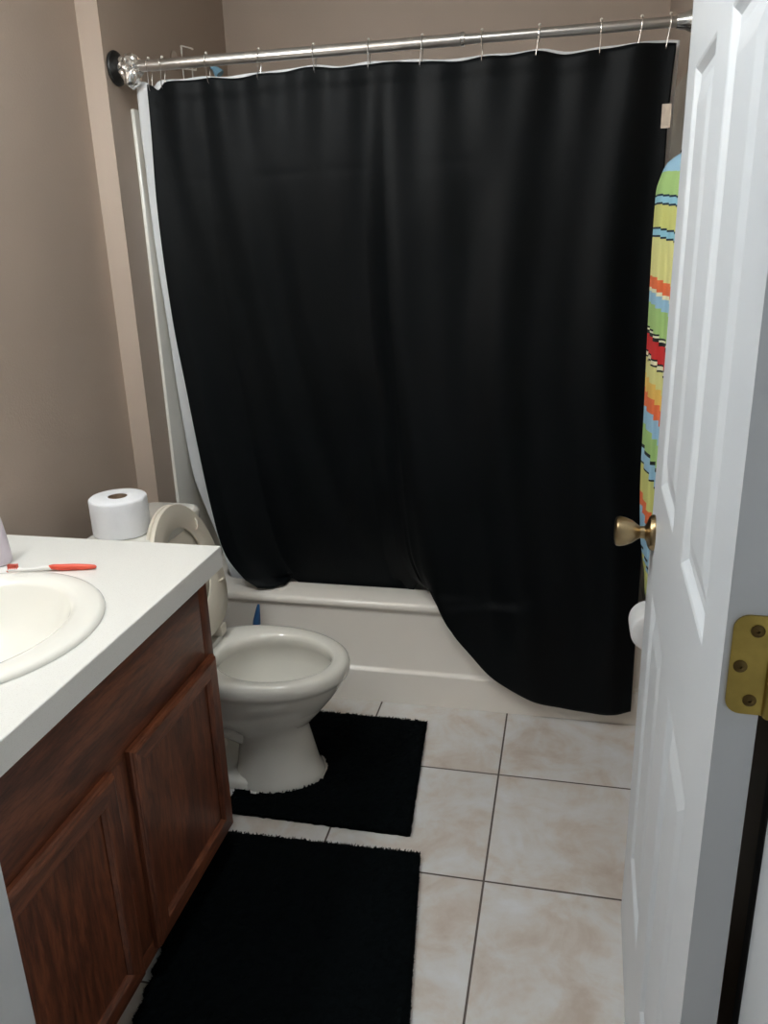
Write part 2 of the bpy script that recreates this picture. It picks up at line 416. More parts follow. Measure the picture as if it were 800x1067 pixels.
for i, x in enumerate(ringx):
    o = ring_mesh(top_z(x), random.uniform(-.008, .008)).build('curtain_ring', M['chrome'])
    o.location = (x, RY, RZ)
    tag(o, 'thin chrome curtain ring on the rod, ' + words[i], 'curtain ring', 'curtain rings on the shower rod')
    b = MB(); b.lathe([(.0, -.0045), (.003, -.004), (.004, 0), (.003, .004), (0, .0045)], (0, 0, .0185), (0, 1, 0), 14); b.build('roller', M['wire'], o)

# ------------------------------------------------------------------ curtains
def cloth(name, NX, NV, posf, mat, th=.0012):
    vs = []; fs = []
    for j in range(NV+1):
        for i in range(NX+1): vs.append(posf(i/NX, j/NV))
    for j in range(NV):
        for i in range(NX):
            a = j*(NX+1)+i; fs.append((a, a+1, a+NX+2, a+NX+1))
    o = mesh_obj(name, vs, fs, mat, None, True, 80)
    s = o.modifiers.new('thickness', 'SOLIDIFY'); s.thickness = th; s.offset = 0
    return o
LZ = [.30, .387, .416, .508, .662, .834, 1.071, 1.280, 1.599, 1.821, 1.939]
LX = [.33, .282, .238, .176, .146, .127, .106, .088, .081, .089, .093]
HX = [.288, .33, .37, .43, .60, .78, .825, .855, .885, .918, .965, 1.015, 1.077, 1.14, 1.232, 1.354, 1.472, 1.524]
HZ = [.386, .381, .379, .345, .31, .325, .400, .4125, .420, .383, .300, .239, .168, .122, .078, .056, .055, .072]
HY = [.020, .040, .080, .137, .142, .140, .110, .060, .000, -.016, -.030, -.034, -.036, -.036, -.036, -.036, -.036, -.036]
def folds(s, z, zt=None):
    v = (1.95-z)/1.95
    sw = s + .05*noise.noise(Vector((s*3, 1.7, z*.9)))
    sl = sw - .16*(1-s)*v                       # folds slant towards the swept left edge
    y = .011*min(1, v*3+.3)*(math.sin(2*PI*(sl*5.1+.1))*(.35+.65*s) + .42*math.sin(2*PI*(sl*9.3)+1.3))
    y += .007*math.exp(-v*7)*math.sin(2*PI*s*11.5)
    y += .005*noise.noise(Vector((s*8+v*2, 0, z*2.2)))
    y += .0013*max(0, .5+noise.noise(Vector((s*9, 4, 0)))*1.5)*math.exp(-((z-1.68-.02*s)/.008)**2)      # packing crease
    if zt is not None: y -= .0022*(1 if zt-z < .040 else 0) + .0012*math.exp(-((zt-z-.041)/.003)**2)*-1
    return y
def cpos(u, v):
    hx = lerp(.288, 1.521, u)                 # x at the hem
    zh = smooth_table(hx, HX, HZ); yh = table(hx, HX, HY)
    tx = lerp(.093, 1.507, u)
    zt = top_z(tx)
    z = lerp(zt, zh, v)
    xl = smooth_table(z, LZ, LX) if u < .9 else .1
    # left boundary follows the photographed curve; the pull fades to the right
    xr = table(z, [.05, .6, 1.3, 1.75, 1.85, 1.95], [1.521, 1.518, 1.508, 1.503, 1.506, 1.511])
    lb = smooth_table(lerp(top_z(.093), .386, v), LZ, LX)
    x = lerp(lb, xr, u)
    if u > 0: x = lerp(x, lerp(lb, xr, u), 1)
    k = ((zt-z)/(zt-.38)) if yh > 0 else ((zt-z)/(zt-zh))
    y = RY + (yh-RY)*min(1.0, max(0, k))**1.15
    f = folds(u, z, zt)
    if yh > 0.03: f *= max(0.15, min(1, (z-.42)/.25)) if z < .67 else 1
    if u < .12: f *= .4 + .6*u/.12
    if hx > .88: f *= .25 + .75*min(1, max(0, (z-zh)/.25))
    y += f
    if hx > .90: y -= .014*max(0, min(1, (.43-z)/.035))*max(0, min(1, (1.30-x)/.15)) - .006*math.exp(-((z-.40-.10*(x-1.0))/.014)**2)*max(0, min(1, (1.2-x)/.1))
    if x > .85 and z < .40: y = min(y, -.006)
    if z < .40 and .37 < hx < .80: y = max(y, .1385)
    if z < .395 and hx <= .37: z = max(z, TH+.004)
    return (x, y, z)
cur = cloth('shower_curtain', 300, 170, cpos, M['curtain'])
tag(cur, 'large black fabric shower curtain hanging from the rod, hem swept outside the tub at right', 'shower curtain')
m = MB(); m.box(1.484, 1.5065, -.0405, -.0395, 1.742, 1.797)
lb = m.build('care_label', M['label'], cur, smooth=False); lb['label'] = 'small cream care label on the right edge'
NLZ = [.26, .50, .60, .72, .86, 1.25, 1.60, 1.79, 1.955]; NLX = [.125, .084, .058, .028, .018, .018, .021, .032, .050]
def lpos(u, v):
    xl0 = lerp(.05, 1.518, u); zt = top_z(lerp(.074, 1.507, u)) + .009
    if u < .05: zt += .003
    z = lerp(zt, .26, v)
    lb = smooth_table(z, NLZ, NLX)
    x = lerp(lb, 1.5195, u)
    y = RY + .016 + (.172-RY-.016)*v**1.1 + .003*math.sin(2*PI*u*12.5) * (1-v) + .012*math.sin(v*PI)*0
    y += .006*noise.noise(Vector((u*9, 3, z*3)))*min(1, v*4) if True else 0
    y += .024*min(1, v*8) + .006
    return (x, y, z)
lin = cloth('shower_curtain_liner', 200, 90, lpos, M['liner'], .0008)
tag(lin, 'white vinyl liner showing as a thin strip at the left edge of the black curtain', 'curtain liner')

# ------------------------------------------------------------------ shower head and wire caddy behind the rod
sh = empty('wall_shower', (.0005, .38, 2.06), 'small silver and pale blue shower head behind the left end of the rod', 'shower')
m = MB(); m.lathe([(.028, 0), (.028, .004), (.012, .010)], (.0005, .38, 2.068), (1, 0, 0), 28); adopt(sh, m.build('flange', M['chrome']))
m = MB(); m.tube([(.008, .38, 2.068), (.06, .38, 2.070), (.10, .38, 2.066), (.112, .38, 2.062), (.128, .38, 2.047)], .0062, 12); adopt(sh, m.build('arm', M['chrome']))
m = MB(); m.lathe([(.007, 0), (.010, .004), (.010, .012), (.008, .016), (.011, .022), (.016, .036), (.016, .042), (0, .042)], (.126, .38, 2.049), (.66, 0, -.75), 24); adopt(sh, m.build('spray_head', M['bluemetal']))
cd = tag(empty('shower_caddy', (.06, .36, 1.80), 'x', 'y'), 'white wire shower caddy showing above the curtain behind the left end of the rod', 'wire caddy')
m = MB(); w = .0022
for x in (.042, .074): m.tube([(x, .35, 1.78), (x, .35, 2.055), (x-.004, .37, 2.062)], w, 8)
m.tube([(.043, .35, 2.102), (.043, .35, 2.08)], .003, 8); m.tube([(.043, .35, 2.102), (.074, .37, 2.094)], w, 8)
m.tube([(.043, .35, 2.08), (.042, .35, 2.055)], w, 8)
m.tube([(.042, .35, 2.046), (.074, .35, 2.046)], w, 8); m.tube([(.042, .35, 2.036), (.096, .33, 2.026), (.098, .33, 2.062)], w, 8)
adopt(cd, m.build('frame', M['wire']))
m = MB()
for z in (1.72, 1.78):
    m.tube([(.016, .30, z), (.13, .30, z), (.13, .42, z), (.016, .42, z)], w, 8, closed=True)
for k in range(8): x = .02 + .015*k; m.tube([(x, .30, 1.78), (x, .30, 1.72), (x, .42, 1.72), (x, .42, 1.78)], w*.8, 6)
adopt(cd, m.build('basket', M['wire']))

# ------------------------------------------------------------------ toilet
TY0 = -.415
def egg(xb, xf, hw, z, n=56, cy=TY0, pb=2.3, mid=.47):
    xc = xb + mid*(xf-xb); pts = []
    for k in range(n):
        a = 2*PI*k/n; c, s_ = math.cos(a), math.sin(a)
        if c >= 0: x = xc + (xf-xc)*abs(c)**1.0; y = hw*s_
        else:
            x = xc - (xc-xb)*abs(c)**(2/pb); y = hw*(abs(s_)**(2/pb))*(1 if s_ >= 0 else -1)
        pts.append((x, cy+y, z))
    return pts
toi = empty('toilet', (.30, TY0, 0), 'bone white toilet with raised seat and lid between the vanity and the tub', 'toilet')
m = MB()
R_ = [egg(.36, .626, .118, .0005), egg(.36, .624, .117, .012), egg(.365, .612, .108, .03), egg(.372, .602, .097, .08), egg(.378, .592, .089, .125), egg(.375, .586, .087, .155),
      egg(.33, .590, .095, .178), egg(.25, .612, .114, .203), egg(.19, .640, .138, .235), egg(.20, .668, .158, .27), egg(.215, .688, .171, .30), egg(.225, .698, .177, .322), egg(.225, .703, .179, .332),
      egg(.215, .712, .187, .338), egg(.21, .717, .191, .350), egg(.21, .7175, .191, .366), egg(.213, .714, .188, .378), egg(.222, .706, .181, .3845), egg(.235, .696, .172, .3865),
      egg(.325, .677, .142, .3862, pb=2, cy=TY0-.010), egg(.334, .670, .135, .381, pb=2, cy=TY0-.010), egg(.338, .667, .132, .368, pb=2, cy=TY0-.010), egg(.332, .673, .138, .345, pb=2, cy=TY0-.010), egg(.325, .678, .145, .332, pb=2, cy=TY0-.010), egg(.335, .668, .136, .29, pb=2), egg(.35, .64, .115, .235, pb=2), egg(.37, .60, .085, .185, pb=2), egg(.39, .55, .055, .155, pb=2), egg(.42, .50, .02, .145, pb=2)]
m.loft(R_, True, True); adopt(toi, m.build('bowl', M['porcelain'], angle=60))
m = MB()      # deck carrying the tank and the hinges
m.loft([rrect(.06, .28, TY0-.10, TY0+.10, .25, .04), rrect(.05, .30, TY0-.115, TY0+.115, .34, .05), rrect(.05, .312, TY0-.118, TY0+.118, .385, .055), rrect(.055, .306, TY0-.112, TY0+.112, .3965, .05)])
adopt(toi, m.build('rear_deck', M['porcelain'], angle=50))
m = MB()      # trapway bulges and floor flange
for s_ in (-1, 1):
    m.tube([(.42, TY0+s_*.03, .12), (.38, TY0+s_*.045, .17), (.32, TY0+s_*.055, .20), (.26, TY0+s_*.055, .17), (.24, TY0+s_*.05, .10), (.25, TY0+s_*.05, .02)], [.03, .045, .052, .055, .052, .05], 20)
m.loft([rrect(.12, .45, TY0-.115, TY0+.115, .0006, .05), rrect(.12, .45, TY0-.115, TY0+.115, .018, .05), rrect(.13, .44, TY0-.105, TY0+.105, .026, .05)])
adopt(toi, m.build('trapway', M['porcelain'], angle=60))
for s_ in (-1, 1):
    m = MB(); m.lathe([(.016, 0), (.015, .010), (.010, .017), (0, .019)], (.33, TY0+s_*.095, .024), (0, 0, 1), 20); adopt(toi, m.build('bolt_cap', M['porcelain']))
m = MB()
m.loft([rrect(.055, .205, TY0-.185, TY0+.185, .394, .04), rrect(.048, .212, TY0-.195, TY0+.195, .45, .04), rrect(.042, .222, TY0-.205, TY0+.200, .70, .04), rrect(.042, .222, TY0-.205, TY0+.200, .724, .04)])
adopt(toi, m.build('tank', M['porcelain'], angle=50))
m = MB()
m.loft([rrect(.040, .226, TY0-.212, TY0+.200, .7245, .045), rrect(.034, .232, TY0-.218, TY0+.206, .730, .05), rrect(.034, .232, TY0-.218, TY0+.206, .754, .05), rrect(.038, .228, TY0-.214, TY0+.202, .762, .048), rrect(.048, .218, TY0-.204, TY0+.192, .765, .04)])
adopt(toi, m.build('tank_lid', M['porcelain'], angle=50))
# raised lid and seat: a = distance up from hinge, b = across, c = towards the viewer side (+x)
def raised(H, lean):
    ux = Vector((-math.sin(lean), 0, math.cos(lean))); un = Vector((math.cos(lean), 0, math.sin(lean)))
    return lambda a, b, c: H + ux*a + Vector((0, 1, 0))*b + un*c
def eggout(L, hw, n=64, a0=0.0, pb=2.8):
    pts = []; xc = a0 + .46*(L-a0)
    for k in range(n):
        t = 2*PI*k/n; c, s_ = math.cos(t), math.sin(t)
        if c >= 0: pts.append((xc + (L-xc)*c, hw*s_))
        else: pts.append((xc - (xc-a0)*abs(c)**(2/pb), hw*(abs(s_)**(2/pb))*(1 if s_ >= 0 else -1)))
    return pts
LEAN = math.radians(13)
P = raised(Vector((.300, TY0, .425)), LEAN)
def slab(outer, c0, c1, rr=.005):
    def off(pts, d):
        cx = sum(p[0] for p in pts)/len(pts); return [(cx + (a-cx)*(1-d/.19), b*(1-d/.185)) for a, b in pts]
    return [[P(a, b, c) for a, b in off(outer, d)] for d, c in ((rr, c0), (0, c0+rr), (0, c1-rr), (rr, c1))]
m = MB(); m.loft(slab(eggout(.404, .184), -.013, -.001)); adopt(toi, m.build('lid', M['seat'], angle=50))
m = MB(); o_ = eggout(.402, .184); i_ = eggout(.335, .112, a0=.085, pb=2.2)
rings = []
for q, c in ((.0, .0), (.0, .014)): pass
prof = [(0.03, .001), (0, .005), (0, .010), (.03, .015), (.5, .017), (.95, .013), (1, .010), (.97, .003), (.5, .001)]
for q, c in prof: rings.append([P(lerp(o_[k][0], i_[k][0], q), lerp(o_[k][1], i_[k][1], q), c) for k in range(64)])
rings.append(rings[0]); m.loft(rings, False, False)
se = adopt(toi, m.build('seat', M['seat'], angle=60))
for a, b, r in ((.312, .108, -.35), (.302, -.118, .35), (.118, .146, 1.45), (.118, -.146, -1.45)):
    m = MB(); d = Vector((math.cos(r+PI/2*.0), math.sin(r)))
    t0 = Vector((a, b)) - Vector((math.cos(r), -math.sin(r)))*.017; t1 = Vector((a, b)) + Vector((math.cos(r), -math.sin(r)))*.017
    m.tube([P(t0.x, t0.y, .0165), P((t0.x*3+t1.x)/4, (t0.y*3+t1.y)/4, .021), P((t0.x+t1.x*3)/4, (t0.y+t1.y*3)/4, .021), P(t1.x, t1.y, .0165)], [.002, .003, .003, .002], 10)
    bp = m.build('bumper', M['seat']); bp.parent = se; bp.data.transform(Matrix.Translation(-Vector(toi.location)))
for s_ in (-1, 1):
    m = MB(); m.box(.276, .318, TY0+s_*.075-.018, TY0+s_*.075+.018, .3968, .432, .006); adopt(toi, m.build('hinge', M['seat']))

# spare roll on the tank lid
def paper_roll(name, h, r, hole, loc, axis, parent=None, emb=0):
    m = MB(); m.lathe([(hole, 0), (hole+.004, 0), (r-.005, .0), (r-.001, .003), (r, .008), (r*1.004, h*.5), (r, h-.008), (r-.001, h-.003), (r-.005, h), (hole+.004, h), (hole, h), (hole, 0)], loc, axis, 56, cap0=False, cap1=False)
    for v in m.v:
        q = v - Vector(loc); v += Vector((noise.noise(v*30), noise.noise(v*30+Vector((9,0,0))), 0))*.0018
    return m
def core(h, hole, loc, axis):
    m = MB(); m.lathe([(hole-.0005, .002), (hole-.0005, h-.001), (hole-.002, h-.001), (hole-.002, .002), (hole-.0005, .002)], loc, axis, 40, cap0=False, cap1=False); return m
rl = empty('toilet_paper_roll', (.117, -.486, .7655), 'fat white toilet paper roll standing on the toilet tank lid', 'toilet paper')
m = paper_roll('p', .103, .076, .026, (.117, -.486, .7655), (0, 0, 1)); adopt(rl, m.build('paper', M['paper'], angle=60))
adopt(rl, core(.103, .026, (.117, -.486, .7655), (0, 0, 1)).build('core', M['card']))
# holder and roll on the right wall
hy = -.30; hx, hz = 1.527, .515
ho = tag(empty('toilet_paper_holder', (XR-.001, hy, hz), 'x', 'y'), 'chrome toilet paper holder on the right wall behind the open door', 'paper holder')
for s_ in (-1, 1):
    m = MB(); m.lathe([(.024, .0005), (.024, .004), (.010, .010), (.008, .03), (.0075, XR-hx-.001)], (XR, hy+s_*.068, hz), (-1, 0, 0), 24)
    m.lathe([(0, -.011), (.008, -.009), (.011, 0), (.008, .009), (0, .011)], (hx, hy+s_*.068, hz), (0, 0, 1), 20); adopt(ho, m.build('bracket', M['chrome']))
m = MB(); m.tube([(hx, hy-.062, hz), (hx, hy+.062, hz)], .008, 16); adopt(ho, m.build('roller', M['chrome']))
rr = empty('toilet_paper_roll', (hx, hy, hz-.012), 'white toilet paper roll on the wall holder, half hidden by the open door', 'toilet paper')
m = paper_roll('p', .100, .054, .021, (hx, hy-.0525, hz-.012), (0, 1, 0)); adopt(rr, m.build('paper', M['paper'], angle=60))
adopt(rr, core(.105, .021, (hx, hy-.0525, hz-.012), (0, 1, 0)).build('core', M['card']))

# blue handle behind the bowl: a brush standing in its holder
br = empty('toilet_brush', (.315, -.075, 0), 'blue tapered plastic handle poking up between the toilet bowl and the tub', 'toilet brush')
m = MB(); m.lathe([(.042, .0005), (.045, .004), (.045, .012), (.034, .03), (.030, .12), (.034, .13), (.031, .13), (.027, .12), (.0, .035)], (.300, -.075, 0), (0, 0, 1), 28, cap1=False); adopt(br, m.build('holder', M['whiteplastic']))
m = MB()
for k in range(1): m.tube([(.300, -.075, .05), (.300, -.075, .18), (.302, -.072, .25), (.307, -.068, .31), (.313, -.062, .355), (.3145, -.060, .366)], [.008, .012, .0155, .0125, .006, .0035], 16)
adopt(br, m.build('handle', M['bluehandle']))
m = MB(); m.lathe([(.0, .03), (.02, .036), (.022, .06), (.018, .08), (.008, .086)], (.300, -.075, 0), (0, 0, 1), 24); adopt(br, m.build('brush_head', M['whiteplastic']))

# ------------------------------------------------------------------ rugs
def rug(name, poly_in, x0, x1, y0, y1, th, label, warp):
    """pile rug as a fine displaced grid with ragged tufts on its border"""
    m = MB(); st = .009
    nx = int((x1-x0)/st); ny = int((y1-y0)/st); idx = {}; vs = []; fs = []
    def P2(i, j): return (lerp(x0, x1, i/nx), lerp(y0, y1, j/ny))
    cells = [(i, j) for i in range(nx) for j in range(ny) if poly_in(*[(a+b)/2 for a, b in zip(P2(i, j), P2(i+1, j+1))])]
    cs = set(cells)
    def vert(i, j):
        if (i, j) not in idx:
            x, y = P2(i, j)
            inner = all((a, b) in cs for a in (i-1, i) for b in (j-1, j))
            x += random.uniform(-.001, .001); y += random.uniform(-.002, .002)
            z = th + .003*noise.noise(Vector((x*60, y*60, 0))) + random.uniform(-.0018, .0018) if inner else th*.62 + random.uniform(-.001, .002)
            idx[(i, j)] = len(vs); vs.append((x, y, z))
        return idx[(i, j)]
    for i, j in cells: fs.append((vert(i, j), vert(i+1, j), vert(i+1, j+1), vert(i, j+1)))
    bot = {}
    def bv(k):
        if k not in bot: bot[k] = len(vs); vs.append((vs[k][0], vs[k][1], .0006))
        return bot[k]
    edges = []
    for i, j in cells:
        for (a, b), (c, d), nb in (((i, j), (i+1, j), (i, j-1)), ((i+1, j), (i+1, j+1), (i+1, j)), ((i+1, j+1), (i, j+1), (i, j+1)), ((i, j+1), (i, j), (i-1, j))):
            if nb not in cs:
                p, q = idx[(a, b)], idx[(c, d)]; fs.append((p, q, bv(q), bv(p)))
                edges.append((Vector(vs[p]), Vector(vs[q])))
    for i, j in cells: pass
    vs = [warp(*v) for v in vs]; edges = [(Vector(warp(*p)), Vector(warp(*q))) for p, q in edges]
    m.add(vs, fs)
    for p, q in edges:      # border tufts
        if name == 'contour_rug' and abs(p.y-TY0) < .17 and p.x < .7: continue
        d = (q-p).normalized(); nrm = Vector((d.y, -d.x, 0))
        for k in range(3):
            c = p.lerp(q, random.random()); L = random.uniform(.004, .009) if abs(nrm.y) > .6 else random.uniform(.001, .0035); wv = .0022
            tip = c + nrm*L*.75 + Vector((random.uniform(-.003, .003), random.uniform(-.003, .003), random.uniform(-.002, .005)))
            b0 = c - nrm*.002
            m.add([b0 - d*wv, b0 + d*wv, b0 + Vector((0, 0, -wv*1.5)), tip], [(0, 1, 3), (1, 2, 3), (2, 0, 3), (0, 2, 1)])
    for k in range(5000):   # standing tufts on top
        i, j = random.choice(cells); x, y = P2(i, j); x += random.random()*st; y += random.random()*st; x, y, _ = warp(x, y, 0)
        h = random.uniform(.0008, .0022); a = random.uniform(0, 2*PI); r = .0022
        m.add([(x+r*math.cos(a+t), y+r*math.sin(a+t), th*.85) for t in (0, 2.1, 4.2)] + [(x+random.uniform(-.003, .003), y+random.uniform(-.003, .003), th+h)], [(0, 1, 3), (1, 2, 3), (2, 0, 3)])
    o = m.build(name, M['pile'], smooth=False)
    return tag(o, label, 'bath mat')
def in_contour(x, y):
    if x < .40: return False
    # cut-out around the pedestal
    dx = x - .44; dy = y - TY0
    if x < .44: return y < TY0-.125
    if (dx/.200)**2 + (dy/.135)**2 < 1 and dx > 0: return False
    return True
rug('contour_rug', in_contour, .38, .928, -.634, -.110, .017, 'black contour bath mat cut out around the foot of the toilet', lambda x, y, z: (x - (y+.63)*.085*max(0, (x-.60)/.33), y, z))
def in_rect(x, y):
    return x > .43 + max(0, -.95-y)*.15
rug('bath_rug', in_rect, .42, 1.045, -1.42, -.700, .018, 'large black rectangular bath mat lying in front of the wooden vanity', lambda x, y, z: (x - (y+1.3)/.6*.078*max(0, (x-.50)/.545), y + .025*(x-1.04)*(1 if y > -1.0 else 0), z))

# ------------------------------------------------------------------ vanity
VX = .487; VY0, VY1 = -1.646, -.765; VZ1 = .792
va = empty('bathroom_vanity', (.2, -1.2, 0), 'dark reddish oak bathroom vanity cabinet with two panel doors along the left wall', 'vanity cabinet')
m = MB(); m.box(XL+.003, VX-.019, VY1-.018, VY1-.001, .085, VZ1); m.box(XL+.003, VX-.062, VY1-.018, VY1-.001, .0006, .085); m.box(XL+.003, VX-.019, VY0, VY0+.018, .085, VZ1); m.box(XL+.003, VX-.062, VY0, VY0+.018, .0006, .085); m.box(XL+.003, XL+.012, VY0+.018, VY1-.018, .10, VZ1); m.box(XL+.012, VX-.019, VY0+.018, VY1-.018, .085, .10)
adopt(va, m.build('carcass', M['wood_v'], smooth=False))
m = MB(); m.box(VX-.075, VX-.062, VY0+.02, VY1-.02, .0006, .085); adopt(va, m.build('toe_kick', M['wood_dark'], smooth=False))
D1 = (-1.180, -.787); D2 = (-1.628, -1.242); DZ0, DZ1 = .107, .588
m = MB(); x0, x1 = VX-.018, VX
m.box(x0, x1, VY1-.045, VY1, .085, VZ1, .0015, 0); m.box(x0, x1, VY0, VY0+.045, .085, VZ1, .0015, 0)
m.box(x0, x1, D2[1]-.015, D1[0]+.015, .125, DZ1-.013, .001, 0)
m.box(x0, x1, VY0+.045, VY1-.045, .085, .125, .001, 1); m.box(x0, x1, VY0+.045, VY1-.045, DZ1-.013, VZ1, .001, 1)
adopt(va, m.build('face_frame', [M['wood_v'], M['wood_h']]))
def cab_door(y0, y1, lab):
    """frame-and-panel door: rails, stiles, recessed flat panel with a moulded inner edge"""
    m = MB(); fw = .050; xa, xb = VX+.0008, VX+.019
    def ringy(d, x): return [(x, y0+d, DZ0+d), (x, y1-d, DZ0+d), (x, y1-d, DZ1-d), (x, y0+d, DZ1-d)]
    prof = [(0, xa), (0, xb-.008), (.003, xb-.005), (.004, xb-.0025), (.008, xb), (fw-.008, xb), (fw-.005, xb-.002), (fw-.004, xb-.004), (fw, xb-.009), (fw, xa+.004)]
    for i in range(len(prof)-1):
        r0 = ringy(*prof[i]); r1 = ringy(*prof[i+1])
        for k in range(4):
            m.add([r0[k], r0[(k+1) % 4], r1[(k+1) % 4], r1[k]], [(0, 1, 2, 3)], 1 if k in (0, 2) else 0)
    o = adopt(va, m.build('cabinet_door', [M['wood_v'], M['wood_h']], smooth=False)); o['label'] = lab
    pn = MB(); pn.box(xa+.001, xa+.0062, y0+fw-.004, y1-fw+.004, DZ0+fw-.004, DZ1-fw+.004, 0)
    pp = pn.build('panel', M['wood_v'], smooth=False); pp.parent = o; pp.data.transform(Matrix.Translation(-Vector(va.location)))
cab_door(*D1, 'cabinet door nearest the toilet'); cab_door(*D2, 'cabinet door nearest the doorway')

# countertop with a round-cornered hole for the drop-in sink
CZ0, CZ1 = .7925, .8435; CX1 = .5215; CY0, CY1 = -1.6465, -.740
SC = (.218, -1.222); 
def ell(ax, ay, z, n=72, c=SC): return [(c[0]+ax*math.cos(2*PI*k/n), c[1]+ay*math.sin(2*PI*k/n), z) for k in range(n)]
def sqr(z, ins, n=72):
    pts = []; cx, cy = SC
    xa, xb, ya, yb = XL+.001+ins*0, CX1-ins, CY0+ins, CY1-ins
    for k in range(n):
        a = 2*PI*k/n; c, s_ = math.cos(a), math.sin(a)
        ts = []
        if c > 1e-9: ts.append((xb-cx)/c)
        if c < -1e-9: ts.append((xa-cx)/c)
        if s_ > 1e-9: ts.append((yb-cy)/s_)
        if s_ < -1e-9: ts.append((ya-cy)/s_)
        t = min(ts); pts.append([cx+c*t, cy+s_*t, z])
    for X_, Y_ in ((xa, ya), (xa, yb), (xb, ya), (xb, yb)):    # snap to true corners
        k = min(range(n), key=lambda q: (pts[q][0]-X_)**2 + (pts[q][1]-Y_)**2); pts[k] = [X_, Y_, z]
    return [tuple(p) for p in pts]
m = MB(); SAX, SAY = .250, .262
rr_ = [ell(SAX-.02, SAY-.02, CZ0), sqr(CZ0, .0), sqr(CZ1-.0015, 0), sqr(CZ1, .0015), ell(SAX-.02, SAY-.02, CZ1)]
m.loft(rr_+[rr_[0]], False, False)
ct = m.build('countertop', M['laminate'], smooth=False)
tag(ct, 'speckled off-white laminate countertop on top of the wooden vanity', 'countertop')
m = MB()
def E(k, z, ox=0): return ell(SAX*k, SAY*k, z)
BX = .175; BY = .205
def bowl(ax, ay, z, dx): return ell(ax, ay, z, c=(SC[0]+dx, SC[1]))
prof = [E(.94, CZ1-.001), E(1.0, CZ1+.0006), E(1.002, CZ1+.004), E(.985, CZ1+.0095), E(.955, CZ1+.0125), E(.90, CZ1+.0135), bowl(BX+.022, BY+.020, CZ1+.0125, .004), bowl(BX+.008, BY+.008, CZ1+.009, .006), bowl(BX, BY, CZ1-.002, .006), bowl(BX-.012, BY-.012, CZ1-.03, .006),
        bowl(BX-.035, BY-.04, CZ1-.075, .004), bowl(BX-.075, BY-.09, CZ1-.115, .002), bowl(BX-.13, BY-.155, CZ1-.135, 0), bowl(.022, .022, CZ1-.139, 0)]
m.loft(prof, False, False)
back = [bowl(.022, .022, CZ1-.147, 0), bowl(BX-.12, BY-.145, CZ1-.143, 0), bowl(BX-.065, BY-.08, CZ1-.122, .002), bowl(BX-.027, BY-.032, CZ1-.08, .004), bowl(BX, BY, CZ1-.012, .006), E(.86, CZ1-.006), E(.90, CZ1-.0005)]
sk = empty('bathroom_sink', (SC[0], SC[1], CZ1), 'white oval drop-in bathroom sink set into the countertop', 'sink')
M['sink'] = simple('white_sink_enamel', srgb(240, 238, 230), .15, var=.01, Coat_Weight=.3)
adopt(sk, m.build('basin', M['sink'], angle=60))
m = MB(); m.lathe([(.0, .001), (.010, .001), (.011, .003), (.023, .004), (.024, .002), (.024, 0)], (SC[0], SC[1], CZ1-.1405), (0, 0, 1), 28); adopt(sk, m.build('drain', M['chrome']))

# toothbrush: on the counter, head to the left
tb = empty('toothbrush', (.22, -.925, CZ1), 'coral red and white toothbrush lying on the countertop behind the sink', 'toothbrush')
P0 = Vector((.124, -.960, 0)); P1 = Vector((.308, -.912, 0)); dT = (P1-P0).normalized(); nT = Vector((-dT.y, dT.x, 0))
def tbp(s, h): p = P0.lerp(P1, s); return (p.x, p.y, CZ1+h)
m = MB(); m.tube([tbp(s, h) for s, h in ((.0, .006), (.03, .006), (.12, .006), (.2, .0055), (.3, .006), (.42, .009), (.5, .009))], [.002, .0058, .0055, .003, .003, .0045, .0052], 12); adopt(tb, m.build('neck', M['whiteplastic']))
m = MB(); m.tube([tbp(s, h) for s, h in ((.44, .0095), (.52, .0095), (.6, .008), (.75, .0075), (.9, .0065), (.98, .006), (1.0, .006))], [.0035, .006, .0068, .0072, .006, .0045, .002], 12); adopt(tb, m.build('grip', M['red']))
m = MB()
for k in range(5):
    for j in (-1, 0, 1):
        c = Vector(tbp(.02+.024*k, .009)) + nT*j*.003
        m.tube([c, c + Vector((0, 0, .010))], .0016, 6)
adopt(tb, m.build('bristles', M['bristle']))
m = MB(); m.tube([tbp(s, h) for s, h in ((-.01, .0038), (.03, .0033), (.1, .0033), (.2, .0035))], [.0015, .0032, .0032, .001], 10); adopt(tb, m.build('tongue_scraper', M['red']))

# lotion bottle at the left edge
bo = empty('lotion_bottle', (.038, -.905, CZ1), 'pale lilac plastic bottle at the left edge of the countertop beside the toothbrush', 'bottle')
bx, by = .062, -.915
m = MB(); m.lathe([(.030, .0005), (.034, .004), (.034, .02), (.031, .06), (.026, .10), (.021, .125), (.012, .136), (.011, .146)], (bx, by, CZ1), (0, 0, 1), 36); adopt(bo, m.build('body', M['lotion'], angle=60))
m = MB(); m.lathe([(.0135, .0), (.0135, .014), (.005, .016), (.004, .03)], (bx, by, CZ1+.142), (0, 0, 1), 24); m.tube([(bx, by, CZ1+.172), (bx+.01, by-.012, CZ1+.174), (bx+.02, by-.03, CZ1+.168)], .004, 10); adopt(bo, m.build('pump', M['whiteplastic']))

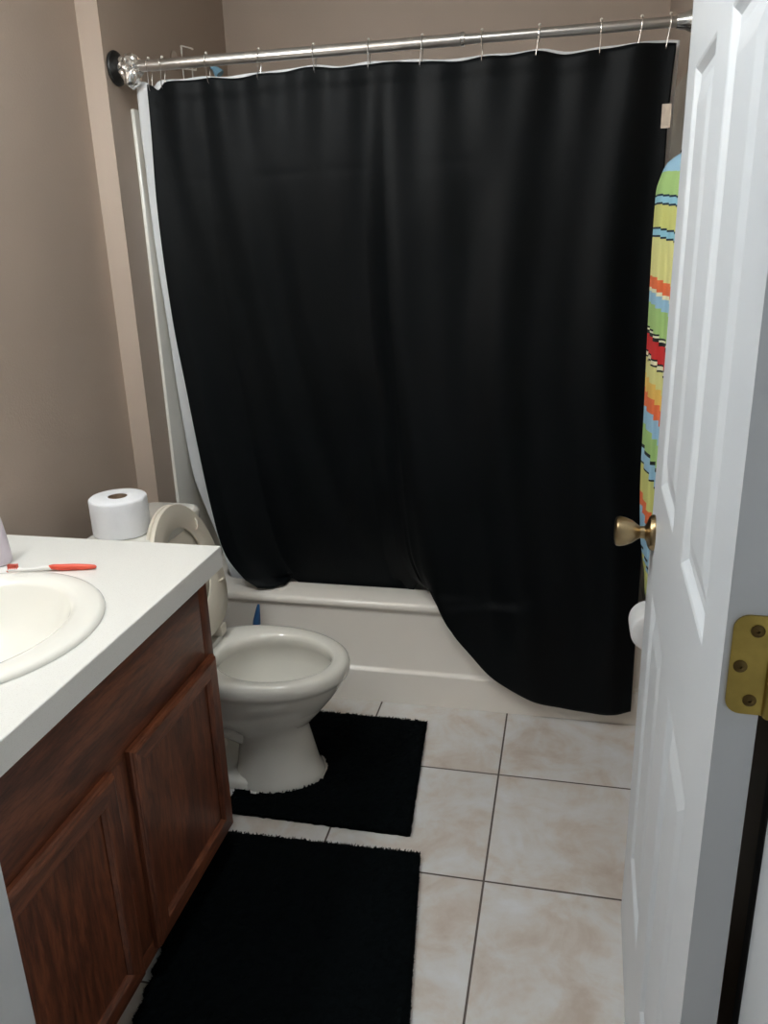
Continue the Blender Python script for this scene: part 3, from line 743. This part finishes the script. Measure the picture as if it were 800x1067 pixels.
# ------------------------------------------------------------------ striped towel hanging on the right wall
ty = -.31; tz = 1.668
tw = MB(); NZ = 90; NA = 120; rings = []
TZ = [.60, .645, .751, .90, 1.078, 1.30, 1.584, 1.62, 1.645, 1.668]
TXM = [1.508, 1.503, 1.486, 1.476, 1.472, 1.466, 1.462, 1.470, 1.482, 1.518]
for j in range(NZ+1):
    z = lerp(tz, .60, j/NZ); xm = smooth_table(z, TZ, TXM); xM = XR-.004 if z < 1.64 else lerp(XR-.004, XR-.02, (z-1.64)/.03)
    dy = table(tz-z, [0, .02, .08, .3, 1.0], [.02, .05, .085, .105, .13]); r = []
    for k in range(NA):
        a = 2*PI*k/NA; c, s_ = math.cos(a), math.sin(a)
        wv = 1 + (.07*math.sin(7*a + 1.2*z) + .03*math.sin(13*a+z*2))*(min(1, (tz-z)*6)) if c < .6 else 1
        cx = (xm+xM)/2; hx_ = (xM-xm)/2
        r.append((cx + hx_*math.copysign(abs(c)**.8, c)*(1 if c > 0 else min(wv, 1.02)), ty + dy*math.copysign(abs(s_)**.85, s_)*wv, z - .012*abs(math.sin(3.5*a))*(1 if j == NZ else 0)))
    rings.append(r)
tw.loft(rings)
to = tag(empty('hanging_towel', (1.459, ty, tz), 'x', 'y'), 'multicoloured striped towel hanging on the right wall behind the door edge', 'towel')
adopt(to, tw.build('cloth', M['towel'], angle=70))
m = MB(); m.tube([(1.505, ty-.02, tz-.006), (1.512, ty-.02, tz+.008), (1.522, ty-.02, tz+.004), (1.518, ty-.02, tz-.006)], .0016, 8); adopt(to, m.build('hanging_loop', M['curtain']))
hk = tag(empty('wall_hook', (XR, ty, tz), 'x', 'y'), 'chrome hook on the right wall holding the striped towel', 'hook')
m = MB(); m.lathe([(.018, .0005), (.018, .004), (.006, .008), (.006, .012)], (XR, ty, tz+.03), (-1, 0, 0), 24); m.tube([(XR-.01, ty, tz+.03), (XR-.04, ty, tz+.022), (XR-.06, ty, tz+.028), (XR-.068, ty, tz+.045)], .005, 10); adopt(hk, m.build('hook_arm', M['chrome']))

# ------------------------------------------------------------------ lamps
vl = empty('vanity_light', (XL+.002, -1.3, 2.14), 'three bulb bath light bar on the wall above the vanity mirror', 'wall light')
m = MB(); m.box(XL+.0005, XL+.028, -1.62, -.98, 2.09, 2.19, .006); adopt(vl, m.build('back_plate', M['chrome']))
for k in range(3):
    y = -1.54 + .24*k
    m = MB(); m.lathe([(.022, 0), (.022, .02), (.016, .03)], (XL+.028, y, 2.14), (1, 0, 0), 20)
    so = adopt(vl, m.build('lamp_socket', M['chrome']))
    m = MB(); m.lathe([(.016, 0), (.030, .008), (.046, .03), (.05, .05), (.046, .07), (.03, .092), (0, .1)], (XL+.056, y, 2.14), (1, 0, 0), 24)
    b_ = adopt(vl, m.build('bulb', M['lampglass']))
M['lampglass'].node_tree.nodes['Principled BSDF'].inputs['Emission Strength'].default_value = 56.0
cl = empty('ceiling_light', (.85, -1.46, ZC), 'round white ceiling light in the middle of the bathroom', 'ceiling light')
gl2 = M['lampglass'].copy(); gl2.name = 'ceiling_lamp_glass'; gl2.node_tree.nodes['Principled BSDF'].inputs['Emission Strength'].default_value = 19.0
m = MB(); m.lathe([(.155, -.0005), (.155, -.02), (.15, -.025)], (.85, -1.46, ZC), (0, 0, 1), 40); adopt(cl, m.build('rim', M['chrome']))
m = MB(); m.lathe([(.15, -.0255), (.145, -.04), (.11, -.07), (.05, -.088), (0, -.09)], (.85, -1.46, ZC), (0, 0, 1), 40); adopt(cl, m.build('glass_bowl', gl2))

wd = bpy.data.worlds.new('hall_daylight'); S.world = wd; wd.use_nodes = True
wd.node_tree.nodes['Background'].inputs[0].default_value = (1, .975, .93, 1); wd.node_tree.nodes['Background'].inputs[1].default_value = .10

# ------------------------------------------------------------------ camera
cam = bpy.data.cameras.new('camera'); co = bpy.data.objects.new('camera', cam); COL.objects.link(co)
r = Vector((0.97585875, 0.21637697, -0.02967665)); u = Vector((-0.04151426, 0.31717527, 0.94745787)); f = Vector((-0.21442076, 0.92335305, -0.31850099))
mt = Matrix((( r.x, u.x, -f.x, 1.28554), (r.y, u.y, -f.y, -2.360437), (r.z, u.z, -f.z, 1.50175), (0, 0, 0, 1)))
co.matrix_world = mt
cam.sensor_fit = 'HORIZONTAL'; cam.sensor_width = 36; cam.lens = 36*846.476/800; cam.clip_start = .05
S.camera = co
S.view_settings.view_transform = 'Standard'; S.view_settings.look = 'None'; S.view_settings.gamma = 1; S.view_settings.use_curve_mapping = False
S.view_settings.exposure = 0.95
